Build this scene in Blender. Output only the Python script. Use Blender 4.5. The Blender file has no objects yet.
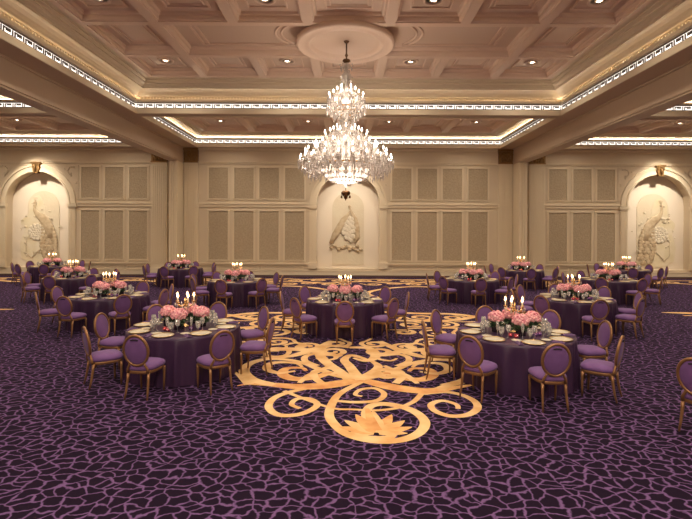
import bpy, math, random
from mathutils import Vector, Matrix
PI = math.pi
C = bpy.context.scene.collection
R = random.Random(7)
sin, cos = math.sin, math.cos

# ------------------------------------------------------------------ materials
MATS = {}
def mat(name, col, rough=.6, metal=0., spec=.5, bump=None, vary=None, emit=None, trans=0., sheen=0., alpha=None):
    m = bpy.data.materials.new(name); m.use_nodes = True
    nt = m.node_tree; b = nt.nodes['Principled BSDF']
    b.inputs['Base Color'].default_value = (*col, 1)
    b.inputs['Roughness'].default_value = rough
    b.inputs['Metallic'].default_value = metal
    b.inputs['Specular IOR Level'].default_value = spec
    b.inputs['Transmission Weight'].default_value = trans
    b.inputs['Sheen Weight'].default_value = sheen
    if emit:
        b.inputs['Emission Color'].default_value = (*emit[0], 1)
        b.inputs['Emission Strength'].default_value = emit[1]
    tc = nt.nodes.new('ShaderNodeTexCoord')
    if vary:      # (scale, amount, colour2)
        n = nt.nodes.new('ShaderNodeTexNoise'); n.inputs['Scale'].default_value = vary[0]
        n.inputs['Detail'].default_value = 4
        r = nt.nodes.new('ShaderNodeValToRGB')
        r.color_ramp.elements[0].position = .5 - vary[1]; r.color_ramp.elements[1].position = .5 + vary[1]
        r.color_ramp.elements[0].color = (*col, 1); r.color_ramp.elements[1].color = (*vary[2], 1)
        nt.links.new(tc.outputs['Object'], n.inputs['Vector'])
        nt.links.new(n.outputs['Fac'], r.inputs['Fac'])
        nt.links.new(r.outputs['Color'], b.inputs['Base Color'])
    if bump:      # (scale, strength, distance)
        n = nt.nodes.new('ShaderNodeTexNoise'); n.inputs['Scale'].default_value = bump[0]
        n.inputs['Detail'].default_value = 3
        bp = nt.nodes.new('ShaderNodeBump'); bp.inputs['Strength'].default_value = bump[1]
        bp.inputs['Distance'].default_value = bump[2]
        nt.links.new(tc.outputs['Object'], n.inputs['Vector'])
        nt.links.new(n.outputs['Fac'], bp.inputs['Height'])
        nt.links.new(bp.outputs['Normal'], b.inputs['Normal'])
    MATS[name] = m
    return m

CREAM = (.60, .50, .35)
M_wall = mat('cream_wall_paint', CREAM, .55, vary=(1.5, .3, (.57, .465, .34)))
M_trim = mat('cream_trim_paint', (.66, .56, .405), .45)
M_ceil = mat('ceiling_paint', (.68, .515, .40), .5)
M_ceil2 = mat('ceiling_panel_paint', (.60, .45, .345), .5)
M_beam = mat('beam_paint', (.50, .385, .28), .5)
M_panel = mat('woven_wall_panel', (.35, .275, .18), .8, bump=(14, .8, .03), vary=(12, .12, (.42, .335, .225)))
M_niche = mat('niche_plaster', (.70, .61, .49), .6, bump=(25, .25, .01))
M_nichein = mat('niche_inset_plaster', (.60, .50, .36), .6, vary=(1.6, .2, (.62, .545, .40)), bump=(9, .5, .02))
M_patch = mat('gilded_plaster_patch', (.62, .53, .34), .5, vary=(2.5, .2, (.68, .60, .46)))
M_relief = mat('relief_plaster', (.37, .27, .16), .55, bump=(20, .4, .01), vary=(5, .2, (.56, .45, .30)))
M_reliefw = mat('pale_relief_plaster', (.62, .545, .42), .55, bump=(25, .3, .01))
M_bronze = mat('bronze_capital', (.27, .155, .06), .38, .7, bump=(30, .6, .02))
M_skirt = mat('baseboard_wood', (.10, .055, .05), .5)
M_key = mat('greek_key_plaster', (.13, .10, .085), .6)
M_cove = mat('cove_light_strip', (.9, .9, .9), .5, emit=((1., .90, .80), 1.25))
M_strip = mat('hidden_cove_lamp', (.9, .9, .9), .5, emit=((1., .88, .72), 14.))
M_fab = mat('purple_velvet', (.125, .050, .175), .75, sheen=.08, bump=(120, .15, .003), vary=(6, .2, (.16, .068, .22)))
M_fabd = mat('dark_handle_slot', (.015, .008, .012), .8)
M_gold = mat('bronze_gold_frame', (.27, .135, .06), .36, .5)
M_cloth = mat('aubergine_tablecloth', (.042, .018, .050), .36, spec=.3, bump=(200, .1, .002))
M_wood = mat('table_wood', (.25, .16, .09), .6)
M_plate = mat('cream_porcelain', (.66, .60, .47), .25)
M_rim = mat('gold_plate_rim', (.60, .40, .16), .3, .8)
M_nap = mat('purple_napkin', (.09, .04, .12), .7)
M_pink = mat('pink_petals', (.60, .17, .24), .7, vary=(30, .14, (.88, .52, .52)), bump=(60, .5, .01))
M_leaf = mat('dark_foliage', (.018, .04, .015), .6, vary=(20, .2, (.03, .07, .025)))
M_vase = mat('black_glass_vase', (.02, .012, .02), .12)
M_candle = mat('ivory_candle', (.85, .78, .62), .5)
M_flame = mat('candle_flame', (1, .7, .4), .5, emit=((1., .56, .24), 9.))
M_bulb = mat('chandelier_bulb', (1, .9, .8), .5, emit=((1., .88, .74), 9.))
M_down = mat('downlight_lens', (1, .9, .8), .5, emit=((1., .84, .66), 7.))
M_brass = mat('brass', (.45, .25, .09), .3, .9)
M_dull = mat('dark_brass', (.16, .09, .045), .35, .9)
M_silver = mat('silver_metal', (.75, .62, .45), .22, .95)
M_gilt = mat('gilt_metal', (.78, .56, .28), .25, .9)

def glassy(name, tint, fac_t, rough=.05):
    """thin glass: a mix of see-through, gloss and a little scatter"""
    m = bpy.data.materials.new(name); m.use_nodes = True
    nt = m.node_tree; nt.nodes.clear()
    o = nt.nodes.new('ShaderNodeOutputMaterial')
    t = nt.nodes.new('ShaderNodeBsdfTransparent'); t.inputs[0].default_value = (*tint, 1)
    g = nt.nodes.new('ShaderNodeBsdfGlossy'); g.inputs['Roughness'].default_value = rough
    d = nt.nodes.new('ShaderNodeBsdfTranslucent'); d.inputs[0].default_value = (*[min(1, c * 1.0) for c in tint], 1)
    lw = nt.nodes.new('ShaderNodeLayerWeight'); lw.inputs['Blend'].default_value = .45
    m1 = nt.nodes.new('ShaderNodeMixShader'); m1.inputs[0].default_value = .45
    nt.links.new(g.outputs[0], m1.inputs[1]); nt.links.new(d.outputs[0], m1.inputs[2])
    ad = nt.nodes.new('ShaderNodeMath'); ad.operation = 'MULTIPLY_ADD'
    ad.inputs[1].default_value = .6; ad.inputs[2].default_value = 1 - fac_t
    ad.use_clamp = True
    nt.links.new(lw.outputs['Facing'], ad.inputs[0])
    m2 = nt.nodes.new('ShaderNodeMixShader')
    nt.links.new(ad.outputs[0], m2.inputs[0])
    nt.links.new(t.outputs[0], m2.inputs[1]); nt.links.new(m1.outputs[0], m2.inputs[2])
    nt.links.new(m2.outputs[0], o.inputs[0])
    return m
M_glass = glassy('clear_glass', (.95, .95, .94), .72)
M_cryst = glassy('cut_crystal', (1., .95, .91), .30, .15)
M_vpink = glassy('pink_glass', (.85, .18, .32), .55)
M_vpurp = glassy('purple_glass', (.42, .22, .62), .55)

def carpet_mat():
    m = bpy.data.materials.new('purple_carpet'); m.use_nodes = True
    nt = m.node_tree; b = nt.nodes['Principled BSDF']
    tc = nt.nodes.new('ShaderNodeTexCoord')
    nz = nt.nodes.new('ShaderNodeTexNoise'); nz.inputs['Scale'].default_value = 4.0; nz.inputs['Detail'].default_value = 3
    mx = nt.nodes.new('ShaderNodeVectorMath'); mx.operation = 'MULTIPLY_ADD'
    mx.inputs[1].default_value = (.22, .22, .0)
    nt.links.new(tc.outputs['Object'], nz.inputs['Vector'])
    nt.links.new(nz.outputs['Color'], mx.inputs[0]); nt.links.new(tc.outputs['Object'], mx.inputs[2])
    v = nt.nodes.new('ShaderNodeTexVoronoi'); v.voronoi_dimensions = '2D'; v.feature = 'DISTANCE_TO_EDGE'
    v.inputs['Scale'].default_value = 7.2
    sc_ = nt.nodes.new('ShaderNodeVectorMath'); sc_.operation = 'MULTIPLY'; sc_.inputs[1].default_value = (.9, 1.12, 1)
    nt.links.new(mx.outputs[0], sc_.inputs[0]); nt.links.new(sc_.outputs[0], v.inputs['Vector'])
    n2 = nt.nodes.new('ShaderNodeTexNoise'); n2.inputs['Scale'].default_value = 9
    nt.links.new(tc.outputs['Object'], n2.inputs['Vector'])
    s = nt.nodes.new('ShaderNodeMath'); s.operation = 'MULTIPLY_ADD'; s.inputs[1].default_value = -.17; s.inputs[2].default_value = .082
    nt.links.new(n2.outputs['Fac'], s.inputs[0])
    a = nt.nodes.new('ShaderNodeMath'); a.operation = 'ADD'
    nt.links.new(v.outputs['Distance'], a.inputs[0]); nt.links.new(s.outputs[0], a.inputs[1])
    r = nt.nodes.new('ShaderNodeValToRGB')
    r.color_ramp.elements[0].position = .022; r.color_ramp.elements[0].color = (.132, .068, .168, 1)
    r.color_ramp.elements[1].position = .105; r.color_ramp.elements[1].color = (.010, .004, .013, 1)
    nt.links.new(a.outputs[0], r.inputs['Fac'])
    n3 = nt.nodes.new('ShaderNodeTexNoise'); n3.inputs['Scale'].default_value = 90; n3.inputs['Detail'].default_value = 2
    nt.links.new(tc.outputs['Object'], n3.inputs['Vector'])
    rr = nt.nodes.new('ShaderNodeMapRange'); rr.inputs['To Min'].default_value = .65; rr.inputs['To Max'].default_value = 1.35
    nt.links.new(n3.outputs['Fac'], rr.inputs['Value'])
    mu = nt.nodes.new('ShaderNodeVectorMath'); mu.operation = 'SCALE'
    nt.links.new(r.outputs['Color'], mu.inputs[0]); nt.links.new(rr.outputs[0], mu.inputs['Scale'])
    nt.links.new(mu.outputs[0], b.inputs['Base Color'])
    b.inputs['Roughness'].default_value = .95; b.inputs['Specular IOR Level'].default_value = .1
    return m
M_carpet = carpet_mat()
M_scroll = mat('gold_carpet_pile', (.60, .335, .13), .95, spec=.1, vary=(2.6, .14, (.74, .50, .25)))
M_scroll2 = mat('amber_carpet_pile', (.55, .24, .085), .95, spec=.1, vary=(3.5, .16, (.72, .42, .17)))

# ------------------------------------------------------------------ mesh builder
class MB:
    def __init__(s): s.v = []; s.f = []; s.m = []; s.sm = []
    def add(s, vs, fs, mi=0, smooth=False, M=None):
        n = len(s.v)
        if M is not None: vs = [M @ Vector(p) for p in vs]
        s.v.extend([tuple(p) for p in vs])
        for f in fs: s.f.append(tuple(i + n for i in f)); s.m.append(mi); s.sm.append(smooth)
    def box(s, x0, x1, y0, y1, z0, z1, mi=0, M=None):
        if x0 > x1: x0, x1 = x1, x0
        if y0 > y1: y0, y1 = y1, y0
        if z0 > z1: z0, z1 = z1, z0
        vs = [(x, y, z) for z in (z0, z1) for y in (y0, y1) for x in (x0, x1)]
        s.add(vs, [(0, 2, 3, 1), (4, 5, 7, 6), (0, 1, 5, 4), (2, 6, 7, 3), (0, 4, 6, 2), (1, 3, 7, 5)], mi, False, M)
    def lathe(s, prof, seg=24, c=(0, 0, 0), mi=0, M=None, smooth=True, rf=None):
        vs = []; fs = []
        for k, (r, z) in enumerate(prof):
            for i in range(seg):
                a = 2 * PI * i / seg
                rr = r if rf is None else rf(r, z, a)
                vs.append((c[0] + rr * cos(a), c[1] + rr * sin(a), c[2] + z))
        for k in range(len(prof) - 1):
            for i in range(seg):
                j = (i + 1) % seg
                fs.append((k * seg + i, k * seg + j, (k + 1) * seg + j, (k + 1) * seg + i))
        if prof[0][0] > 1e-6: fs.append(tuple(range(seg - 1, -1, -1)))
        if prof[-1][0] > 1e-6: fs.append(tuple((len(prof) - 1) * seg + i for i in range(seg)))
        s.add(vs, fs, mi, smooth, M)
    def tube(s, pts, r, seg=8, mi=0, closed=False, sq=1., M=None, up=None):
        """sweep; r number or list; sq flattens along the local normal 'up'"""
        pts = [Vector(p) for p in pts]; n = len(pts)
        rs = r if isinstance(r, (list, tuple)) else [r] * n
        vs = []; fs = []
        ref = Vector(up) if up else None
        prev = None
        for i in range(n):
            if closed: t = pts[(i + 1) % n] - pts[i - 1]
            else: t = pts[min(i + 1, n - 1)] - pts[max(i - 1, 0)]
            t.normalize()
            if ref is not None: u = ref - t * ref.dot(t)
            elif prev is not None: u = prev - t * prev.dot(t)
            else:
                a = Vector((0, 0, 1)) if abs(t.z) < .9 else Vector((1, 0, 0)); u = a - t * a.dot(t)
            u.normalize(); w = t.cross(u); prev = u
            for k in range(seg):
                a = 2 * PI * k / seg
                vs.append(pts[i] + u * (rs[i] * sq * cos(a)) + w * (rs[i] * sin(a)))
        m = n if closed else n - 1
        for i in range(m):
            for k in range(seg):
                a, b = i * seg + k, i * seg + (k + 1) % seg
                c_, d = ((i + 1) % n) * seg + (k + 1) % seg, ((i + 1) % n) * seg + k
                fs.append((a, b, c_, d))
        if not closed:
            fs.append(tuple(range(seg - 1, -1, -1))); fs.append(tuple((n - 1) * seg + k for k in range(seg)))
        s.add(vs, fs, mi, True, M)
    def ell(s, c, rx, ry, rz, seg=12, rings=7, mi=0, M=None):
        vs = [(c[0], c[1], c[2] - rz)]; fs = []
        for k in range(1, rings):
            p = -PI / 2 + PI * k / rings
            for i in range(seg):
                a = 2 * PI * i / seg
                vs.append((c[0] + rx * cos(p) * cos(a), c[1] + ry * cos(p) * sin(a), c[2] + rz * sin(p)))
        vs.append((c[0], c[1], c[2] + rz))
        for i in range(seg):
            j = (i + 1) % seg
            fs.append((0, 1 + j, 1 + i))
            for k in range(rings - 2):
                fs.append((1 + k * seg + i, 1 + k * seg + j, 1 + (k + 1) * seg + j, 1 + (k + 1) * seg + i))
            fs.append((1 + (rings - 2) * seg + i, 1 + (rings - 2) * seg + j, len(vs) - 1))
        s.add(vs, fs, mi, True, M)
    def loop(s, x0, x1, y0, y1, prof, mi=0, smooth=False):
        """mitred sweep of (inset, z) round a rectangle"""
        vs = []; fs = []
        for (d, z) in prof: vs += [(x0 + d, y0 + d, z), (x1 - d, y0 + d, z), (x1 - d, y1 - d, z), (x0 + d, y1 - d, z)]
        for k in range(len(prof) - 1):
            for i in range(4):
                j = (i + 1) % 4
                fs.append((k * 4 + i, k * 4 + j, k * 4 + 4 + j, k * 4 + 4 + i))
        s.add(vs, fs, mi, smooth)
    def quad(s, x0, x1, y0, y1, z, mi=0):
        s.add([(x0, y0, z), (x1, y0, z), (x1, y1, z), (x0, y1, z)], [(0, 3, 2, 1)], mi)
    def prism(s, poly, y0, y1, mi=0, smooth=False, M=None):
        """polygon in x,z extruded along y"""
        n = len(poly)
        vs = [(x, y0, z) for x, z in poly] + [(x, y1, z) for x, z in poly]
        fs = [tuple(range(n)), tuple(range(2 * n - 1, n - 1, -1))] + [(i, i + n, (i + 1) % n + n, (i + 1) % n) for i in range(n)]
        s.add(vs, fs, mi, smooth, M)
    def frame(s, x0, x1, z0, z1, w, y0, y1, mi=0):
        s.box(x0, x1, y0, y1, z0, z0 + w, mi); s.box(x0, x1, y0, y1, z1 - w, z1, mi)
        s.box(x0, x0 + w, y0, y1, z0 + w, z1 - w, mi); s.box(x1 - w, x1, y0, y1, z0 + w, z1 - w, mi)
    def build(s, name, mats, parent=None, loc=None):
        me = bpy.data.meshes.new(name)
        me.from_pydata(s.v, [], s.f); me.update()
        if not isinstance(mats, (list, tuple)): mats = [mats]
        for m in mats: me.materials.append(m)
        me.polygons.foreach_set('material_index', s.m)
        me.polygons.foreach_set('use_smooth', s.sm)
        o = bpy.data.objects.new(name, me); C.objects.link(o)
        if parent: o.parent = parent
        if loc: o.location = loc
        return o

def tag(o, label=None, cat=None, group=None, kind=None):
    if label: o['label'] = label
    if cat: o['category'] = cat
    if group: o['group'] = group
    if kind: o['kind'] = kind
    return o
def thing(name, loc=(0, 0, 0), rz=0., **k):
    o = bpy.data.objects.new(name, None); C.objects.link(o)
    o.location = loc; o.rotation_euler = (0, 0, rz); o.empty_display_size = .1
    return tag(o, **k)
KIDS = {}
def kids(o):
    if o.name not in KIDS: KIDS[o.name] = list(o.children)
    return KIDS[o.name]
def copy_tree(o, parent=None):
    c = o.copy(); C.objects.link(c)
    if parent: c.parent = parent
    for ch in kids(o): copy_tree(ch, c)
    return c
class Kind:
    """a proto used itself the first time, copied afterwards"""
    def __init__(s, root): s.root = root; s.used = False
    def place(s, loc, rz=0., **k):
        if s.used: o = copy_tree(s.root)
        else:
            kids(s.root)
            for c in kids(s.root): kids(c)
            o = s.root; s.used = True
        o.location = loc; o.rotation_euler = (0, 0, rz)
        return tag(o, **k)

# ------------------------------------------------------------------ room measures (metres; camera stands at the origin)
F = 461.0; EYE = 2.45; VX, VY = 348.0, 231.0
WALL = 24.5; SOF = 6.82; XS = 8.72; XB = 9.13; XW = 22.6; YB = -7.4
def fl(px, py):
    py = py - .005 * (px - 348)
    d = F * EYE / (py - VY)
    return ((px - VX) * d / F, d)

# ------------------------------------------------------------------ floor with its woven gold scrolls
def crom(P, n=8):
    out = []
    for i in range(len(P) - 1):
        p0, p1, p2, p3 = P[max(i - 1, 0)], P[i], P[i + 1], P[min(i + 2, len(P) - 1)]
        for k in range(n):
            t = k / n
            out.append(tuple(.5 * (2 * b + (c - a) * t + (2 * a - 5 * b + 4 * c - d) * t * t + (3 * b - a - 3 * c + d) * t ** 3)
                             for a, b, c, d in zip(p0, p1, p2, p3)))
    out.append(tuple(P[-1])); return out
FLR = MB()
zlev = [.002]
def ribbon(P, w, mi=1, n=7, mirror=None):
    """P world points (x, y); w width or list of widths"""
    zlev[0] += .00004; z = zlev[0]
    P = crom(P, n); m = len(P)
    ws = []
    for i in range(m):
        t = i / (m - 1)
        if isinstance(w, (int, float)): ws.append(w)
        else:
            q = t * (len(w) - 1); k = min(int(q), len(w) - 2); ws.append(w[k] + (w[k + 1] - w[k]) * (q - k))
    for mir in ((False, True) if mirror is not None else (False,)):
        vs = []
        for i in range(m):
            a, b = P[max(i - 1, 0)], P[min(i + 1, m - 1)]
            tx, ty = b[0] - a[0], b[1] - a[1]; L = math.hypot(tx, ty) or 1
            nx, ny = -ty / L * ws[i] / 2, tx / L * ws[i] / 2
            for sg in (-1, 1):
                x = P[i][0] + sg * nx
                if mir: x = 2 * mirror - x
                vs.append((x, P[i][1] + sg * ny, z))
        fs = [(2 * i, 2 * i + 2, 2 * i + 3, 2 * i + 1) if mir else (2 * i, 2 * i + 1, 2 * i + 3, 2 * i + 2) for i in range(m - 1)]
        FLR.add(vs, fs, mi)
def spiral(cx, cy, r, turns=1.6, a0=0., d=1, w=.17, tail=0., mirror=None, mi=1):
    P = []; n = int(14 * turns)
    for i in range(n + 1):
        t = i / n; rr = r * (1 - .78 * t); a = a0 + d * 2 * PI * turns * t
        P.append((cx + rr * cos(a), cy + rr * sin(a)))
    if tail:
        a = a0 - d * .5; P.insert(0, (cx + (r + tail) * cos(a), cy + (r + tail) * sin(a)))
    ribbon(P, [w * .4, w * .75, w * .7, w * .4], mi, 3, mirror)
FLR.quad(-XW, XW, YB, WALL + .5, 0.0, 0); FLR.f[-1] = FLR.f[-1][::-1]
MX = .18
def pr(px_pts, w, mirror=None, mi=1): ribbon([fl(*p) for p in px_pts], [q * .66 for q in w], mi, 7, mirror)
# ring round the lotus
pr([(362, 382), (343, 392), (335, 400), (330, 414), (336, 425), (350, 435), (376, 441), (402, 440), (420, 433), (426, 423), (419, 414), (405, 407.5), (386, 404), (372, 406), (366, 414), (369, 421)],
   [.16, .19, .20, .19, .20, .22, .21, .14])
# thin arch under the horns
pr([(423, 393), (414, 402), (398, 408), (376, 410.5), (354, 409.5), (338, 409), (322, 405), (300, 397), (285, 391)], [.14, .11, .09, .09, .12])
# outer scrolls, left and right
pr([(424, 394), (446, 392), (464, 395.5), (476, 402), (478, 409), (468, 415), (451, 416), (436, 411), (432, 404.5), (443, 400.8), (457, 404.5), (459, 409)], [.14, .17, .17, .16, .14, .10])
pr([(341, 386), (318, 387), (295, 391), (276, 397.5), (269.5, 407), (280, 415), (302, 414), (318, 405.5), (311, 399), (298, 399), (292.5, 404.5), (301, 408.5)], [.14, .17, .17, .16, .14, .10])
# centre small spiral
pr([(338, 401), (357, 402.3), (378, 400.6), (385, 394), (376, 388.5), (362, 389.5), (356, 394.5), (363, 396.5)], [.12, .15, .14, .12, .08])
# horns
pr([(362, 379), (343, 383), (321, 386), (296, 386.5), (270, 384.5), (250, 384), (238, 386)], [.30, .46, .42, .30, .16, .04], mirror=None, mi=2)
pr([(364, 380), (385, 385.5), (405, 389), (428, 391), (450, 388.5), (476, 384.5)], [.30, .44, .40, .30, .05], mi=2)
pr([(250, 384.5), (243, 378), (234, 371)], [.25, .18, .03])
pr([(440, 389.5), (455, 383), (470, 379), (483, 378)], [.28, .22, .14, .03])
# big side loops from the heart
pr([(353, 378), (336, 375), (317, 368), (305, 363.5), (288, 359.8), (266, 359.3), (249, 364.5), (245, 372), (254, 380), (275, 385)], [.28, .26, .2, .2, .24, .28, .3, .24], mirror=MX)
pr([(352, 375.5), (331, 373.5), (315, 377.5), (296, 379), (283.5, 374.5), (287, 368.7), (302, 368), (307, 371)], [.22, .26, .30, .32, .26, .16, .1], mirror=MX, mi=2)
pr([(296, 371), (280, 373), (268, 369.5), (270, 364.3), (281, 362.3), (297, 363.4), (303, 367)], [.1, .2, .24, .24, .16, .08], mirror=MX)
pr([(322, 383), (315, 377), (316, 371), (328, 368.5), (338, 370.5), (334, 374), (327, 374.5)], [.2, .22, .18, .16, .14, .08], mirror=MX)
# strands to the heart
pr([(350, 379.5), (341, 372), (329, 364), (321, 356), (320, 349.5), (333, 345.8), (350, 347.5)], [.30, .3, .32, .3, .26, .2], mirror=None)
pr([(362, 380), (356, 374), (350, 366), (345, 360), (351, 355.5), (361, 357.5), (369, 360.5)], [.30, .3, .28, .22, .2, .12])
pr([(350, 347.5), (367, 348), (375, 352), (375, 358), (366, 361), (354, 358)], [.24, .3, .32, .3, .2, .1])
pr([(360, 379.5), (374, 372), (379, 366), (372, 361)], [.3, .28, .24, .14])
pr([(372, 372), (386, 377.5), (396, 374.5), (389, 370), (380, 371.5)], [.22, .24, .2, .1])
pr([(264, 358), (290, 356.5), (309, 352), (321, 346.5), (332, 341)], [.14, .22, .26, .28, .2], mirror=MX)
pr([(318, 366), (306, 361), (307, 356), (320, 353.3), (334, 354.8), (336, 358.5), (324, 360.5), (317, 358)], [.2, .2, .18, .16, .14, .08], mirror=MX)
pr([(264.5, 351), (276.5, 347.8), (289, 350.3), (287, 355), (275, 356.6), (266, 354.5), (270, 351.5), (280, 351.2)], [.16, .17, .16, .14, .08], mirror=MX)
pr([(284, 345.5), (296.7, 343), (306, 345.3), (299, 348.7), (288, 348.4), (287, 345.8)], [.16, .17, .16, .12, .1], mirror=MX)
pr([(311, 350), (300, 353), (281, 358.3), (262, 357)], [.1, .16, .14, .1], mirror=MX)
pr([(331, 365.5), (321, 370.5), (309, 376), (300, 383)], [.12, .2, .2, .12], mirror=MX)
pr([(258, 352), (249, 347), (252, 342), (266, 340), (277, 342.6)], [.12, .18, .2, .2, .1], mirror=MX)
# lotus
bx_, by_ = fl(378, 438)
for k, (a, L, wd) in enumerate([(-86, .36, .14), (-66, .50, .17), (-44, .56, .18), (-22, .64, .18), (0, .72, .2), (22, .64, .18), (44, .56, .18), (66, .50, .17), (86, .38, .14), (-8, .48, .16), (12, .44, .14), (-30, .4, .13), (34, .4, .13)]):
    t = math.radians(a); dx, dy = sin(t), cos(t)
    ribbon([(bx_ + dx * .03, by_ + .12 + dy * .02), (bx_ + dx * L * .5 , by_ + .12 + dy * L * .45), (bx_ + dx * L, by_ + .10 + dy * L)], [.07, wd, wd * .8, .01], 2 if k % 2 else 1)
ribbon([(bx_ - .22, by_ + .1), (bx_ - .08, by_ - .02), (bx_ + .1, by_ - .02), (bx_ + .24, by_ + .1)], [.03, .16, .16, .03], 1)
ribbon([(bx_ - .02, by_ + .2), (bx_ - .08, by_ + .9)], [.2, .05], 2)
# scroll field either side of and behind the centre table
for (x, y, r, a0, d, tl) in [(-1.75, 10.15, .42, 0, 1, .3), (-1.05, 9.75, .3, 2, -1, .2), (-2.55, 10.2, .38, 1, -1, .3), (-1.95, 11.15, .45, 3, 1, .4), (-2.9, 11.3, .42, 4, -1, .3),
                             (-1.5, 12.1, .38, 2, 1, .3), (-2.35, 12.2, .42, 5, -1, .4), (-3.3, 12.2, .36, 1, 1, .3), (-1.9, 13.1, .42, 0, -1, .4), (-.95, 13.0, .36, 3, 1, .3),
                             (-2.85, 13.1, .36, 2, 1, .3), (-.45, 13.7, .3, 1, 1, .2), (-3.5, 9.5, .32, 0, 1, .2), (-3.75, 10.7, .38, 2, -1, .3), (-4.2, 12.9, .4, 0, 1, .3), (-5.0, 13.9, .4, 2, 1, .3),
                             (-.5, 9.35, .3, 4, 1, .2), (-.4, 10.0, .3, 1, -1, .2), (-1.2, 11.2, .28, 1, 1, .2)]:
    spiral(x + .18, y, r, 1.45, a0, d, .2, tl, mirror=.18)
for pts, w in [([(-.3, 9.0), (-1.2, 9.5), (-2.3, 9.55), (-3.2, 10.1), (-3.4, 11.2), (-2.5, 11.7), (-1.3, 11.6)], [.2, .34, .3, .3, .26, .1]),
               ([(-4.1, 10.1), (-3.7, 11.7), (-3.9, 12.6), (-3.1, 13.6), (-1.9, 13.75), (-.7, 14.0), (.18, 14.4)], [.15, .3, .3, .3, .3, .3]),
               ([(-.6, 12.9), (-1.4, 12.6), (-2.7, 12.7), (-3.8, 13.4), (-5.2, 13.2), (-6.2, 14.2)], [.12, .26, .3, .3, .24, .1]),
               ([(.18, 14.5), (-.8, 15.2), (-1.0, 16.6), (-.6, 18.2), (-1.4, 19.6), (-2.8, 20.4), (-4.4, 20.0), (-5.6, 20.8), (-7.2, 20.3)], [.3, .26, .26, .3, .34, .34, .34, .3])]:
    ribbon([(x + .18, y) for x, y in pts], [q * .8 for q in w], 1, 8, mirror=.18)
for i in range(9):
    spiral(-1.0 - i * .95 + .18, 21.2 + .35 * (i % 2), .42, 1.4, i * 1.3, 1 if i % 2 else -1, .24, .3, mirror=.18)
    spiral(-.6 - i * 1.1 + .18, 22.6 + .25 * (i % 2), .42, 1.4, i * 2.1, -1 if i % 2 else 1, .26, .3, mirror=.18)
ribbon([(-22 + i * 1.1, 22.0 + .4 * sin(i * 1.9)) for i in range(41)], .30)
ribbon([(-22 + i * 1.1, 23.35 + .15 * sin(i * 2.7)) for i in range(41)], .26)
for i in range(8):
    spiral(-10.6 - i * 1.3, 22.6, .42, 1.3, i * 1.7, 1, .26, .2, mirror=0)
for (x, y, r, a0) in [(-11.9, 14.3, .7, 0), (-10.6, 13.2, .5, 1), (-12.4, 12.6, .6, 2), (-10.3, 12.2, .42, 3), (-9.2, 12.2, .4, 4), (-12.2, 11.1, .6, 5), (-10.9, 11.9, .4, 1)]:
    spiral(x - .6, y, r, 1.5, a0, 1, .24, .3, mirror=-.3) if x < -10.2 else None
ribbon([(-15, 13.4), (-13.1, 13.6), (-11.0, 14.0), (-10.2, 14.1)], [.4, .4, .3, .05], mirror=-.3)
tag(FLR.build('floor', [M_carpet, M_scroll, M_scroll2]), 'purple carpet with dark mottled cells and gold scrollwork', kind='structure')

# ------------------------------------------------------------------ back wall
NX = (-16.5, 0., 16.5)
RI, RO, SPR = 1.69, 2.03, 3.85
NB = .45          # niche sill height
wb = MB()
edges = [-XW] + [e for c in NX for e in (c - RI, c + RI)] + [XW]
for i in range(0, len(edges), 2): wb.box(edges[i], edges[i + 1], WALL, WALL + .6, 0, 8.2)
for c in NX:
    wb.box(c - RI, c + RI, WALL, WALL + .6, 0, NB)
    n = 28
    for i in range(n):
        a, b = PI * i / n, PI * (i + 1) / n
        x0, z0, x1, z1 = c + RI * cos(a), SPR + RI * sin(a), c + RI * cos(b), SPR + RI * sin(b)
        wb.add([(x0, WALL, z0), (x1, WALL, z1), (x1, WALL, 8.2), (x0, WALL, 8.2), (x0, WALL + .5, z0), (x1, WALL + .5, z1)],
               [(0, 3, 2, 1), (0, 1, 5, 4)])
WB = tag(wb.build('wall_back', M_wall), 'cream panelled wall with three arched niches', kind='structure')
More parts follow.
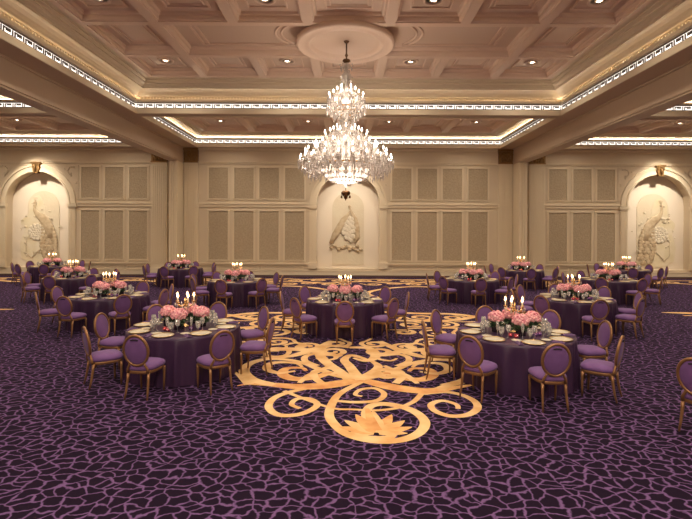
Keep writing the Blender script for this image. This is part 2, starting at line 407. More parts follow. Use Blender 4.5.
for c in NX:
    nb = MB()
    nb.box(c - RI, c + RI, WALL + .5, WALL + .58, NB, 5.6)
    o = nb.build('niche_back', M_niche, WB)
    ins = MB(); r = .86
    poly = [(c + r, .62)] + [(c + r * cos(PI * i / 20), 3.68 + r * sin(PI * i / 20)) for i in range(21)] + [(c - r, .62)]
    ins.prism(poly, WALL + .47, WALL + .51)
    ins.build('niche_inset', M_nichein, WB)
    ar = MB()
    def arch_band(r0, r1, y0, y1, z0=SPR):
        n = 32
        for i in range(n):
            a, b = PI * i / n, PI * (i + 1) / n
            q = [(c + r0 * cos(a), z0 + r0 * sin(a)), (c + r1 * cos(a), z0 + r1 * sin(a)), (c + r1 * cos(b), z0 + r1 * sin(b)), (c + r0 * cos(b), z0 + r0 * sin(b))]
            ar.prism(q, y0, y1)
    arch_band(RI - .01, RO, WALL - .05, WALL + .02); arch_band(RI - .02, RI + .07, WALL - .10, WALL); arch_band(RO - .08, RO + .02, WALL - .10, WALL)
    for s in (-1, 1):
        ar.box(c + s * (RI - .02), c + s * (RO + .02), WALL - .07, WALL + .03, .7, SPR - .18)
        for k in range(4): ar.box(c + s * (RI + .05 + k * .08), c + s * (RI + .08 + k * .08), WALL - .09, WALL - .06, .95, SPR - .3)
        ar.box(c + s * (RI - .06), c + s * (RO + .10), WALL - .14, WALL + .05, SPR - .18, SPR - .02)
        ar.box(c + s * (RI - .04), c + s * (RO + .06), WALL - .11, WALL + .05, SPR - .24, SPR - .18)
        ar.box(c + s * (RI - .06), c + s * (RO + .08), WALL - .12, WALL + .03, .45, .78)
    ar.build('archway_surround', M_trim, WB)
    sp = MB()    # spandrel ornament: little leaf scrolls in both corners
    for s in (-1, 1):
        for k in range(9):
            a = .9 + k * .45; rr = .30 - k * .026
            sp.tube([(c + s * (1.78 + rr * cos(a)), WALL - .02, 5.52 + rr * sin(a)), (c + s * (1.78 + rr * cos(a + .5)), WALL - .02, 5.52 + rr * sin(a + .5))], .035, 6)
        sp.box(c + s * 2.13, c + s * 2.17, WALL - .03, WALL, 4.1, 5.86); sp.box(c + s * .35, c + s * 2.17, WALL - .03, WALL, 5.84, 5.88)
        for k in range(6):
            a = .25 + k * .21
            sp.ell((c + s * 2.28 * sin(a), WALL - .005, SPR + .06 + 2.22 * cos(a)), .05 + .02 * (k % 2), .025, .07, 8, 5) if 2.28 * sin(a) < 2.08 and 2.22 * cos(a) < 1.93 else None
    sp.build('spandrel_ornament', M_wall, WB)
    ks = MB()
    ks.prism([(c - .12, 5.42), (c + .12, 5.42), (c + .2, 5.95), (c - .2, 5.95)], WALL - .2, WALL)
    ks.box(c - .24, c + .24, WALL - .24, WALL, 5.92, 6.0)
    for s in (-1, 1):
        ks.tube([(c + s * (.13 + .05 * cos(a * .6)), WALL - .21, 5.82 + .05 * sin(a * .6)) for a in range(10)], .02, 6)
    ks.tube([(c, WALL - .2, 5.88), (c, WALL - .25, 5.7), (c, WALL - .21, 5.5)], [.05, .06, .03], 8)
    ks.build('keystone', M_bronze, WB)
# mouldings
tr = MB()
def segs_between(zlo, skip_niche=True):
    L = []
    e = [-XW] + [x for c in NX for x in (c - RO - .06, c + RO + .06)] + [XW]
    for i in range(0, len(e), 2): L.append((e[i], e[i + 1]))
    return L
tr.box(-XW, XW, WALL - .06, WALL, 5.98, 6.05); tr.box(-XW, XW, WALL - .1, WALL, 6.05, 6.09)
tr.box(-XW, XW, WALL - .07, WALL, 6.70, 6.82)
for a, b in segs_between(0):
    tr.box(a, b, WALL - .05, WALL, 3.70, 3.90); tr.box(a, b, WALL - .09, WALL, 3.84, 3.92)
    tr.box(a, b, WALL - .05, WALL, .62, .70); tr.box(a, b, WALL - .08, WALL, .68, .74)
tag(tr.build('trim_1', M_trim), 'cream rails along the back wall', kind='structure')
bb = MB(); bb.box(-XW, XW, WALL - .045, WALL, 0, .32); bb.box(-XW, XW, WALL - .06, WALL, .30, .34)
tag(bb.build('baseboard_back', M_trim), 'cream baseboard below the back wall panels', kind='structure')
sk = MB(); sk.box(-XW, XW, WALL - .075, WALL - .045, 0, .10)
tag(sk.build('baseboard_strip', M_skirt), 'dark strip where the carpet meets the back wall', kind='structure')
cen = [(-7.42, -6.36), (-6.06, -5.0), (-4.73, -3.67), (-3.37, -2.31)]
sid = [(-14.18, -13.19), (-12.93, -11.92), (-11.63, -10.64)]
far = [(-33 - b, -33 - a) for a, b in sid]
cols = cen + [(-b, -a) for a, b in cen] + sid + [(-b, -a) for a, b in sid] + far + [(-b, -a) for a, b in far]
for (a, b) in cols:
    for (z0, z1) in ((4.12, 5.80), (.88, 3.50)):
        p = MB(); p.box(a + .02, b - .02, WALL - .012, WALL, z0 + .02, z1 - .02)
        q = p.build('wall_panel', M_panel, WB)
        f = MB(); f.frame(a - .07, b + .07, z0 - .07, z1 + .07, .045, WALL - .035, WALL); f.frame(a - .02, b + .02, z0 - .02, z1 + .02, .04, WALL - .05, WALL)
        f.build('panel_moulding', M_trim, q)
ds = MB()
for a, b in segs_between(0):
    w = (b - a - .4); nn = max(1, round(w / 2.4))
    for i in range(nn):
        ds.frame(a + .2 + w * i / nn + .08, a + .2 + w * (i + 1) / nn - .08, .38, .58, .03, WALL - .03, WALL)
ds.build('dado_moulding', M_trim, WB)
# pilasters with bronze capitals, piers and partition beams
for s in (-1, 1):
    for (x0, x1) in ((7.95, 8.70), (9.58, 10.42)):
        p = MB(); a, b = s * x0, s * x1; lo, hi = min(a, b), max(a, b)
        p.box(lo, hi, WALL - .12, WALL, .45, 6.06); p.box(lo - .04, hi + .0, WALL - .17, WALL, 0, .45)
        n = 7
        for k in range(n):
            xx = lo + .09 + (hi - lo - .18) * k / (n - 1); p.box(xx - .022, xx + .022, WALL - .145, WALL - .11, .7, 5.85)
        p.box(lo - .03, hi, WALL - .16, WALL, 5.96, 6.02)
        p.build('pilaster', M_trim, WB)
        c = MB(); y = WALL - .14
        c.box(lo, hi, y, WALL, 6.04, 6.78); c.box(lo - .04, hi + .0, y - .06, WALL, 6.68, 6.80); c.box(lo - .02, hi, y - .05, WALL, 6.02, 6.10)
        w = hi - lo; cx = (lo + hi) / 2
        for t in (-1, 1):
            c.tube([(cx + t * (w * .30 + (.13 - .009 * i) * cos(.55 * i)), y - .06, 6.50 + (.13 - .009 * i) * sin(.55 * i)) for i in range(13)], .028, 6)
            c.tube([(cx + t * .08, y - .03, 6.12), (cx + t * .16, y - .07, 6.3), (cx + t * .26, y - .04, 6.42)], [.05, .05, .02], 6)
        for t in range(-2, 3): c.ell((cx + t * w * .19, y - .02, 6.22), .06, .05, .13, 8, 6)
        c.ell((cx, y - .03, 6.5), .09, .06, .11, 8, 6)
        c.build('capital', M_bronze, WB)
    p = MB(); a, b = s * XS, s * XB; lo, hi = min(a, b), max(a, b)
    p.box(lo, hi, 23.5, WALL, 0, 6.0)
    for k in (.05, .17, .29): p.box(lo + k, lo + k + .06, 23.46, 23.5, 0.2, 5.98)
    p.build('partition_pier', M_trim, WB)
    bm = MB()
    bm.box(lo, hi, YB, WALL, 6.0, SOF + .05)
    for (xx, t) in ((s * XS, -s), (s * XB, s)):
        bm.box(xx, xx + t * .05, YB, WALL - .13, 6.0, 6.035); bm.box(xx, xx + t * .05, YB, WALL - .13, 6.075, 6.11)
        bm.box(xx, xx + t * .05, YB, WALL - .13, SOF - .05, SOF); 
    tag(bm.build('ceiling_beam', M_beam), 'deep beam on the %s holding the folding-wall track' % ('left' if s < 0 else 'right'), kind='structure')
# remaining walls
for nm, args in (('wall_left', (-XW - .2, -XW, YB, WALL + .6)), ('wall_right', (XW, XW + .2, YB, WALL + .6)), ('wall_front', (-XW, XW, YB - .2, YB))):
    w = MB(); w.box(*args, 0, 8.2); tag(w.build(nm, M_wall), kind='structure')

# ------------------------------------------------------------------ ceiling
YS = [(-6.9, -.2), (.3, 6.8), (7.3, 17.15), (17.65, 24.0)]       # openings front to back
soff = MB(); ceil = MB(); corn = MB(); keym = MB(); cove = MB(); lampm = MB(); ribm = MB(); ORN = MB()
XOP = [(-21.9, -10.0), (-7.9, 7.9), (10.0, 21.9)]
XR = [(-XW, -XB), (-XS, XS), (XB, XW)]
def strip_plate(mb, X0, X1, Y0, Y1, rows, z, mi=0):
    """plate at z over X0..X1,Y0..Y1 with rectangular holes; rows = [(y0, y1, [(x0, x1), ...])]"""
    y = Y0
    for (a, b, cs) in rows:
        mb.quad(X0, X1, y, a, z, mi); x = X0
        for (p, q) in cs: mb.quad(x, p, a, b, z, mi); x = q
        mb.quad(x, X1, a, b, z, mi); y = b
    mb.quad(X0, X1, y, Y1, z, mi)
def greek(mb, x0, x1, y0, y1, z0, z1):
    """raised meander in front of the lit fascia, as bars along the four sides"""
    h = z1 - z0; u = .36; t = .034
    def bars(L):
        n = max(1, int(L / u)); uu = L / n; out = []
        out.append((0, L, 0, t)); out.append((0, L, h - t, h))
        for i in range(n):
            a = i * uu + .03
            for (p0, p1, q0, q1) in ((0, t, .04, h - .055), (0, .24, h - .055 - t, h - .055), (.24 - t, .24, .09, h - .055), (.09, .24, .085, .085 + t), (.09, .09 + t, .085, .13), (.29, .29 + t, .04, h - .05)):
                out.append((a + p0, a + p1, q0, q1))
        return out
    d = .02
    for (p0, p1, q0, q1) in bars(x1 - x0):
        mb.box(x0 + p0, x0 + p1, y0 - d, y0, z0 + q0, z0 + q1)
        mb.box(x0 + p0, x0 + p1, y1, y1 + d, z0 + q0, z0 + q1)
    for (p0, p1, q0, q1) in bars(y1 - y0):
        mb.box(x0 - d, x0, y0 + p0, y0 + p1, z0 + q0, z0 + q1)
        mb.box(x1, x1 + d, y0 + p0, y0 + p1, z0 + q0, z0 + q1)
DOWN = []
for ix, ((X0, X1), (O0, O1)) in enumerate(zip(XR, XOP)):
    strip_plate(soff, X0, X1, YB, WALL, [(a, b, [(O0, O1)]) for a, b in YS], SOF)
    for iy, (a, b) in enumerate(YS):
        main = ix == 1 and iy < 3
        zc = 7.88 if main else 7.5
        # lip, lit Greek key fascia, dentils, cove
        corn.loop(O0, O1, a, b, [(0, SOF), (-.02, SOF - .02), (0, SOF - .04), (.015, SOF - .02), (.015, 6.96), (0, 6.985), (-.09, 6.985)])
        cove.loop(O0 - .09, O1 + .09, a - .09, b + .09, [(0, 6.985), (0, 7.205)])
        greek(keym, O0 - .045, O1 + .045, a - .045, b + .045, 6.987, 7.203)
        if main: P = [(-.09, 7.205), (.03, 7.205), (.05, 7.22), (.05, 7.31), (.04, 7.31), (.04, 7.29), (-.10, 7.29), (-.10, 7.33), (-.02, 7.33), (-.02, 7.41), (.06, 7.43), (.10, 7.48), (.18, 7.54), (.30, 7.585), (.42, 7.60), (.42, 7.65), (.46, 7.66), (.50, 7.71), (.56, 7.74), (.60, 7.74), (.60, 7.78), (.68, 7.82), (.68, 7.86), (.78, 7.88)]
        else: P = [(-.09, 7.205), (.02, 7.205), (.04, 7.22), (.04, 7.27), (.03, 7.27), (.03, 7.25), (-.10, 7.25), (-.10, 7.29), (.0, 7.31), (.08, 7.345), (.20, 7.355), (.30, 7.36), (.30, 7.40), (.38, 7.44), (.38, 7.47), (.46, 7.5)]
        corn.loop(O0, O1, a, b, P)
        s_ = P[-1][0]
        lampm.loop(O0, O1, a, b, [(-.07, 7.295), (-.02, 7.295)] if main else [(-.07, 7.255), (-.02, 7.255)])
        if main:     # dentil blocks
            nx = int((O1 - O0) / .12)
            for k in range(nx):
                xx = O0 + .1 + (O1 - O0 - .2) * k / nx
                for yy, t in ((a - .02, 1), (b + .02, -1)):
                    if iy == 2 or (yy < 8.9 and False): corn.box(xx, xx + .06, yy, yy + t * .03, 7.325, 7.40)
            if iy == 2:
                ny = int((b - a) / .12)
                for k in range(ny):
                    yy = a + .1 + (b - a - .2) * k / ny
                    for xx, t in ((O0 - .02, 1), (O1 + .02, -1)): corn.box(xx, xx + t * .03, yy, yy + .06, 7.325, 7.40)
        E0, E1, Fa, Fb = O0 + s_, O1 - s_, a + s_, b - s_
        ym = (a + b) / 2 if iy != 2 else 13.25
        if main:
            xs = [(-6.97, -5.25), (-4.99, -3.17), (-2.91, -1.21), (-.95, .95), (1.21, 2.91), (3.17, 4.99), (5.25, 6.97)]
            rows = [(Fa + .15, ym - 1.15, xs, 0), (ym - 1.02, ym + 1.05, [xs[0], (-4.97, 4.97), xs[-1]], 1), (ym + 1.25, Fb - .15, xs, 0)]
            if iy == 2: rows = [(8.25, 10.25, xs, 2), (10.5, ym - 1.22, xs, 0)] + rows[1:]
        else:
            if ix == 1: xs = [(-7.25, -5.05), (-4.75, -3.05), (-2.8, -1.1), (-.85, .85), (1.1, 2.8), (3.05, 4.75), (5.05, 7.25)]
            else:
                n = 5; W = (E1 - E0 - .3) / n; xs = [(E0 + .15 + W * k + .1, E0 + .15 + W * (k + 1) - .1) for k in range(n)]
            if iy == 3: rows = [(Fa + .15, ym - .1, xs, 0), (ym + .1, Fb - .1, xs, 0)]
            else: rows = [(Fa + .15, ym - 1.15, xs, 0), (ym - .95, ym + .95, xs, 2), (ym + 1.15, Fb - .15, xs, 0)]
            if iy == 2: rows = [(7.95, 9.95, xs, 2)] + [(10.2, ym - 1.15, xs, 0)] + rows[1:]
        strip_plate(ribm, E0, E1, Fa, Fb, [(r[0], r[1], r[2]) for r in rows], zc)
        for ri, (y0, y1, cs, kind) in enumerate(rows):
            for ci, (x0, x1) in enumerate(cs):
                ribm.loop(x0, x1, y0, y1, [(0, zc), (.0, zc + .03), (.03, zc + .04), (.05, zc + .10), (.05, zc + .15), (.10, zc + .17), (.12, zc + .24)])
                ceil.quad(x0 + .12, x1 - .12, y0 + .12, y1 - .12, zc + .24)
                zz = zc + .24
                def sq(d, w=.05, h=.035):
                    ORN.loop(x0 + .12 + d, x1 - .12 - d, y0 + .12 + d, y1 - .12 - d, [(0, zz), (0, zz - h), (w * .5, zz - h * 1.3), (w, zz - h), (w, zz)])
                if x1 - x0 > 5:
                    for sx in (-1, 1):
                        X = sx * 4.4
                        for q in (0, .16): ORN.box(X - sx * q - .03, X - sx * q + .03, y0 + .35, y1 - .35, zz - .04, zz)
                        for q in (1.95, 2.12):
                            ORN.tube([(sx * q * cos(g), ym + .05 + q * sin(g) * .62, zz - .01) for g in [(-.55 + .11 * k) for k in range(11)]], .035, 6)
                    for yy in (y0 + .32, y1 - .32):
                        ORN.box(-4.43, -1.6, yy - .03, yy + .03, zz - .04, zz); ORN.box(1.6, 4.43, yy - .03, yy + .03, zz - .04, zz)
                    continue
                cx, cy = (x0 + x1) / 2, (y0 + y1) / 2
                lit = kind == 0 and (ci % 2 == 0) and not (len(cs) == 7 and ci in ())
                if len(cs) == 7: lit = kind == 0 and ci in (0, 2, 4, 6)
                sq(.22)
                if not lit: sq(.34, .035, .025)
                if lit:
                    ORN.lathe([(.27, zz + .0), (.27, zz - .03), (.23, zz - .045), (.19, zz - .03), (.19, zz)], 20, (cx, cy, 0))
                    DOWN.append((cx, cy, zz, ix, iy, ri, ci))
ceil.quad(-XW, XW, YB, WALL + .3, 8.35)
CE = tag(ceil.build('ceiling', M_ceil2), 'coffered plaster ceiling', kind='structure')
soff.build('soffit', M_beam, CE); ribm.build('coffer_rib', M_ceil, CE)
ORN.build('coffer_moulding', M_ceil, CE)
tag(corn.build('trim_2', M_trim), 'cream cornice round the ceiling openings', kind='structure')
tag(keym.build('trim_3', M_key), 'Greek key fretwork over the lit cornice', kind='structure')
tag(cove.build('trim_4', M_cove), 'glowing light strip behind the Greek key', kind='structure')
tag(lampm.build('trim_5', M_strip), 'cove lamps lying in the cornice trough', kind='structure')
CY = 13.25
md = MB()
md.lathe([(1.42, 7.90), (1.42, 7.80), (1.38, 7.76), (1.34, 7.76), (1.31, 7.80), (1.12, 7.80), (1.08, 7.77), (1.04, 7.77), (1.00, 7.82), (.97, 7.95), (.90, 8.04), (.6, 8.08), (.3, 8.09), (.01, 8.09)], 56, (-.1, CY + .05, 0))
md.build('ceiling_medallion', M_ceil, CE)

# downlights: a trim ring with a glowing lens, and a spot that really lights the room
dl = thing('ceiling_downlight')
t = MB(); t.lathe([(.12, 0), (.12, -.015), (.10, -.035), (.085, -.035), (.075, .0)], 18); t.build('trim_ring', M_silver, dl)
t = MB(); t.lathe([(.072, -.012), (.05, -.03), (.001, -.036)], 14); t.build('lens', M_down, dl)
DL = Kind(dl)
colname = {1: ['outermost left', 'inner left', 'inner right', 'outermost right']}
cnt = 0
def spot(x, y, z, e, size=2.4, blend=.9, col=(1., .82, .62), rad=.08):
    l = bpy.data.lights.new('downlight_beam', 'SPOT'); l.energy = e; l.spot_size = size; l.spot_blend = blend
    l.color = col; l.shadow_soft_size = rad
    o = bpy.data.objects.new('downlight_beam', l); o.location = (x, y, z); C.objects.link(o); return o
E_DOWN = 330
for (x, y, z, ix, iy, ri, ci) in DOWN:
    e = E_DOWN * (.9 if ix == 1 else .85)
    if iy < 2: e *= 1.0
    spot(x, y, z - .06, e, 2.5, 1., (1., .86, .69))
    inview = abs(x) < y * .76 and y > 10.2 and (ix == 1 or iy == 3)
    if inview:
        side = 'left' if x < 0 else 'right'
        if ix == 1:
            pos = {0: 'leftmost', 2: 'inner left', 4: 'inner right', 6: 'rightmost'}[ci]
            band = ('main ceiling row nearest the camera' if ri == 1 else 'main ceiling row behind the chandelier') if iy == 2 else ('rear ceiling coffer, near row' if ri == 0 else 'rear ceiling coffer, row by the back wall')
            lab = '%s recessed downlight in the %s' % (pos, band)
        else:
            lab = 'recessed downlight in the %s side bay ceiling, %s row, coffer %s' % (side, 'near' if ri < 1 else 'rear', {0: 'closest to the outer wall' if x < 0 else 'beside the beam', 2: 'in the middle', 4: 'beside the beam' if x < 0 else 'closest to the outer wall'}[ci])
        DL.place((x, y, z - .001), 0, label=lab, cat='ceiling light', group='recessed ceiling downlights')

# ------------------------------------------------------------------ niche reliefs
def relief_peacock(c, s, label):
    """peacock in low relief on the niche back; s=+1 the tail sweeps to +x"""
    y = WALL + .42
    root = thing('peacock_relief', (c, y, 2.2), 0, label=label, cat='wall relief'); root.scale = (1, .45, 1)
    def P(x, z): return (s * x, 0, z - 2.2)
    m = MB()
    pts = [(-1.15, .9), (-1.25, 1.7), (-1.05, 2.3), (-1.2, 2.9), (-.8, 3.3), (-.75, 3.9), (-.3, 4.3), (.0, 3.9), (.1, 3.2), (.0, 2.4), (.4, 1.6), (.9, .9), (.5, .62), (-.6, .62)]
    pts = crom(pts + pts[:1], 6)[:-1]
    m.prism([P(x, z)[::2] for x, z in pts][::s], .085, .097)
    m.build('gilded_ground', M_patch, root)
    m = MB()
    m.tube([P(-.42, 3.86), P(-.47, 3.72), P(-.44, 3.5), P(-.30, 3.28), P(-.05, 3.10), P(.18, 2.85), P(.32, 2.45), P(.40, 2.0)], [.06, .065, .09, .15, .23, .26, .22, .14], 12, sq=.35, up=(0, 1, 0))
    m.ell(P(-.43, 3.90), .09, .06, .08, 10, 7)
    m.tube([P(-.50, 3.90), P(-.62, 3.84)], [.03, .008], 6)
    m.build('body', M_relief, root)
    m = MB()
    for k in range(5): 
        a = PI / 2 + (k - 2) * .28
        e = P(-.40 + .22 * cos(a), 3.96 + .22 * sin(a)); m.tube([P(-.42, 3.95), e], .007, 4); m.ell(e, .02, .015, .02, 6, 4)
    m.build('crest', M_relief, root)
    m = MB()
    for k in range(13):
        t = k / 12; zc = 2.95 - 2.15 * t; xc = .12 + .42 * t ** 1.2 + .08 * sin(t * 6); w = .18 + .30 * sin(min(1, t * 1.15 + .1) * PI * .62)
        n = 3 + (k % 2)
        for j in range(n):
            u = (j + .5) / n * 2 - 1
            m.ell(P(xc + u * w, zc + .05 * abs(u)), w / n * 1.15, .045, .13, 8, 5)
    m.build('tail', M_relief, root)
    m = MB()
    m.tube([P(-.02, 3.15), P(.15, 3.05), P(.35, 2.8), P(.5, 2.4)], [.06, .16, .15, .04], 10, sq=.4, up=(0, 1, 0))
    m.build('wing', M_relief, root)
    m = MB(); X, Z = -.34, 2.32
    for (n, rr, sz) in ((13, .38, .10), (10, .24, .085), (6, .11, .06)):
        for k in range(n):
            a = 2 * PI * k / n; m.ell(P(X + rr * cos(a), Z + rr * sin(a)), sz, .04, sz, 10, 5)
    m.ell(P(X, Z), .07, .06, .07, 8, 5)
    m.build('flower_rosette', M_reliefw, root)
    m = MB()
    for k in range(22):
        m = MB(); a = R.uniform(0, 2 * PI); rr = R.uniform(.75, 1.35)
        xx, zz = -.1 + rr * cos(a) * .95, 2.3 + rr * sin(a) * 1.15
        m.ell(P(xx, zz), R.uniform(.04, .09), .03, R.uniform(.03, .07), 7, 4); m.build('blossom', M_nichein, root)
    m = MB()
    m.tube([P(-.6, .9), P(-.3, 1.3), P(.0, 1.5), P(.3, 1.7)], .03, 6, sq=.5, up=(0, 1, 0)); m.tube([P(-.6, .9), P(-.9, 1.2), P(-.9, 1.9), P(-.7, 2.4)], .025, 6, sq=.5, up=(0, 1, 0))
    m.build('blossom_branch', M_nichein, root)
relief_peacock(-16.5, 1, 'pale peacock relief facing left in the left wall niche')
relief_peacock(16.5, -1, 'pale peacock relief facing right in the right wall niche')
root = thing('peacock_relief', (0, WALL + .42, 2.2), 0, label='relief of two brown birds around white blossom in centre niche', cat='wall relief'); root.scale = (1, .45, 1)
def P(x, z): return (x, 0, z - 2.2)
m = MB()
m.tube([P(.1, 3.55), P(-.02, 3.30), P(-.22, 3.05), P(-.45, 2.65), P(-.72, 2.2), P(-.95, 1.75)], [.03, .10, .17, .19, .17, .08], 12, sq=.35, up=(0, 1, 0))
m.build('left_bird', M_relief, root)
m = MB()
m.tube([P(.08, 3.72), P(.2, 3.45), P(.38, 3.1), P(.48, 2.6), P(.52, 2.15), P(.35, 1.8)], [.05, .08, .13, .15, .14, .06], 12, sq=.35, up=(0, 1, 0))
m.ell(P(.08, 3.78), .08, .05, .07, 8, 5)
m.build('right_bird', M_relief, root)
m = MB()
m.tube([P(-.95, 1.75), P(-.55, 1.55), P(-.1, 1.6), P(.3, 1.5), P(.6, 1.3)], .05, 8, sq=.6, up=(0, 1, 0))
for k in range(9): m.ell(P(-.9 + .2 * k, 1.55 + .12 * sin(k * 2.1)), .11, .05, .08, 8, 5)
m.build('branch', M_relief, root)
m = MB()
for k in range(26):
    a = k * 2.4; rr = .07 * math.sqrt(k); m.ell(P(.08 + rr * cos(a), 2.55 + rr * 1.9 * sin(a)), .12, .05, .13, 8, 5)
m.build('white_blossom', M_reliefw, root)
# niche washers
for c in NX:
    o = spot(c, WALL - 2.6, 7.3, 900 if c else 600, 1.0, .9, (1., .88, .72), .1)
    o.rotation_euler = (math.radians(42), 0, 0)

# ------------------------------------------------------------------ chandelier
ch = thing('chandelier', (-.07, CY, 0), 0, label='large two-tier crystal chandelier with lit candle bulbs hanging from the ceiling medallion', cat='chandelier')
m = MB(); m.lathe([(.02, 8.09), (.17, 8.08), (.16, 7.99), (.09, 7.91), (.05, 7.85), (.02, 7.84)], 20); m.build('ceiling_canopy', M_dull, ch)
m = MB(); m.lathe([(.022, 7.85), (.022, 7.55), (.03, 7.53), (.05, 7.50), (.03, 7.46), (.022, 7.44), (.022, 7.4), (.10, 7.37), (.12, 7.33), (.06, 7.28), (.02, 7.26), (.02, 3.75)], 14); m.build('hanging_rod', M_dull, ch)
m = MB()
m.lathe([(.03, 7.28), (.12, 7.22), (.14, 7.15), (.05, 7.10), (.05, 7.0), (.13, 6.95), (.17, 6.86), (.07, 6.75), (.05, 6.62), (.10, 6.5), (.06, 6.3), (.12, 6.1), (.17, 5.95), (.08, 5.8), (.12, 5.6), (.06, 5.45), (.16, 5.3), (.22, 5.1), (.10, 4.9), (.2, 4.7), (.26, 4.5), (.12, 4.4)], 20)
m.build('crystal_column', M_cryst, ch)
m = MB()
for (r, z) in ((.30, 6.0), (.34, 5.86), (.75, 4.36), (.70, 4.30)):
    m = MB(); m.tube([(r * cos(a * PI / 24), r * sin(a * PI / 24), z) for a in range(48)], .025, 6, closed=True); m.build('brass_hoop', M_brass, ch)
m = MB(); m.lathe([(.74, 4.32), (.72, 4.18), (.62, 4.03), (.45, 3.90), (.25, 3.83), (.05, 3.80), (.02, 3.7)], 40); 
for k in range(40):
    for (r, z) in ((.73, 4.22), (.66, 4.08), (.52, 3.95), (.36, 3.87)):
        a = 2 * PI * (k + .5 * (r > .6)) / 40
        if r < .5 and k % 2: continue
        m.ell((r * cos(a), r * sin(a), z), .035, .035, .05, 6, 4)
m.build('crystal_bowl', M_cryst, ch)
m = MB(); m.tube([(0, 0, 3.75), (0, 0, 3.45)], .012, 6)
m.lathe([(.02, 3.62), (.10, 3.60), (.13, 3.56), (.13, 3.50), (.10, 3.48), (.06, 3.44), (.02, 3.36), (.005, 3.32)], 14)
for k in range(10): m.ell((.13 * cos(k * .628), .13 * sin(k * .628), 3.43), .018, .018, .045, 6, 4)
m.build('finial', M_dull, ch)
# candle arms: (r, z of cup, count, root z)
rings = [(.26, 6.42, 6, 6.1), (.50, 6.22, 12, 5.95), (.36, 5.28, 8, 5.0), (.62, 5.13, 12, 4.9), (.90, 4.82, 16, 4.7), (1.16, 4.62, 20, 4.5), (1.31, 4.42, 22, 4.36)]
def drop_mesh(L, r, mb, c):
    mb.lathe([(.001, c[2]), (r, c[2] - L * .3), (.001, c[2] - L)], 5, (c[0], c[1], 0), smooth=False)
for ri, (r, zc, n, z0) in enumerate(rings):
    arm = MB()
    r0 = .12 if r < .7 else .3
    arm.tube([(r0, 0, z0 - .0), (r0 + (r - r0) * .4, 0, z0 - .13), (r0 + (r - r0) * .8, 0, z0 - .08), (r, 0, z0 + .05), (r, 0, zc)], [.016, .014, .014, .013, .015], 6)
    arm.lathe([(.01, zc - .03), (.055, zc), (.062, zc + .015), (.02, zc + .01)], 10, (r, 0, 0))
    cup_d = MB()
    for k in range(7):
        a = 2 * PI * k / 7; drop_mesh(.16, .02, cup_d, (r + .055 * cos(a), .055 * sin(a), zc))
    for k in range(3): drop_mesh(.12, .018, cup_d, (r0 + (r - r0) * (.3 + .25 * k), 0, z0 - .08 - .02 * k))
    cd = MB(); cd.lathe([(.014, zc + .01), (.014, zc + .10)], 8, (r, 0, 0))
    bl = MB(); bl.lathe([(.008, zc + .10), (.022, zc + .13), (.018, zc + .16), (.003, zc + .20)], 8, (r, 0, 0))
    a0 = None
    for k in range(n):
        ang = 2 * PI * (k + .5 * (ri % 2)) / n
        if a0 is None:
            a = arm.build('candle_arm', M_cryst, ch)
            parts = [cd.build('candle', M_candle, a), bl.build('bulb', M_bulb, a), tag(cup_d.build('crystal_drops', M_cryst, a), kind='stuff')]
            a0 = a
        else:
            a = a0.copy(); C.objects.link(a); a.parent = ch
            for p_ in parts:
                q = p_.copy(); C.objects.link(q); q.parent = a
        a.rotation_euler = (0, 0, ang)
# hanging crystals: the outer hundred as parts, the inner mass as one
dm = MB(); drop_mesh(.24, .032, dm, (0, 0, 0)); dm.ell((0, 0, .02), .018, .018, .018, 6, 4)
d0 = None
for (r, z, n) in ((1.36, 4.42, 44), (1.20, 4.22, 32), (.56, 5.98, 24)):
    for k in range(n):
        a = 2 * PI * k / n
        if d0 is None: d = d0 = dm.build('crystal_pendant', M_cryst, ch)
        else: d = d0.copy(); C.objects.link(d); d.parent = ch
        d.location = (r * cos(a), r * sin(a), z + .04 * (k % 2)); d.rotation_euler = (0, 0, a)
mass = MB()
for (r, z, n, L) in ((.45, 5.92, 22, .2), (.36, 5.78, 18, .2), (.25, 5.68, 12, .18), (.3, 6.3, 14, .16), (.18, 5.5, 10, .2), (.14, 6.8, 8, .12), (.16, 7.15, 8, .12), (.3, 5.15, 16, .2), (.5, 4.98, 24, .2), (.7, 4.86, 30, .2), (.85, 4.66, 34, .22),
                     (1.0, 4.56, 38, .22), (1.15, 4.40, 40, .22), (1.28, 4.30, 44, .2), (1.05, 4.24, 36, .22), (.92, 4.38, 30, .22), (.8, 4.3, 30, .22), (1.08, 4.08, 30, .18), (.95, 4.12, 28, .2)):
    for k in range(n):
        a = 2 * PI * k / n + z * 3; drop_mesh(L, .028, mass, (r * cos(a), r * sin(a), z + R.uniform(-.03, .03)))
        mass.ell(((r + .03) * cos(a), (r + .03) * sin(a), z + .06), .02, .02, .02, 5, 4)
for (ra, za, rb, zb, n) in ((.16, 6.1, .5, 5.98, 12), (.2, 5.5, .85, 4.85, 16), (.5, 5.05, 1.3, 4.45, 22), (.75, 4.36, 1.3, 4.32, 24), (.05, 7.1, .3, 6.35, 8)):
    for k in range(n):
        a = 2 * PI * k / n
        for j in range(12):
            t = (j + .5) / 12; rr = ra + (rb - ra) * t; z = za + (zb - za) * t - .22 * sin(PI * t) * abs(rb - ra)
            mass.ell((rr * cos(a), rr * sin(a), z), .017, .017, .017, 5, 4)
tag(mass.build('crystal_strands', M_cryst, ch), kind='stuff')
for (z, e, rad) in ((6.15, 45, .35), (4.9, 190, 1.0), (4.2, 60, .35)):
    l = bpy.data.lights.new('chandelier_glow', 'POINT'); l.energy = e; l.shadow_soft_size = rad; l.color = (1., .85, .70)
    o = bpy.data.objects.new('chandelier_glow', l); o.location = (-.07, CY, z); C.objects.link(o)
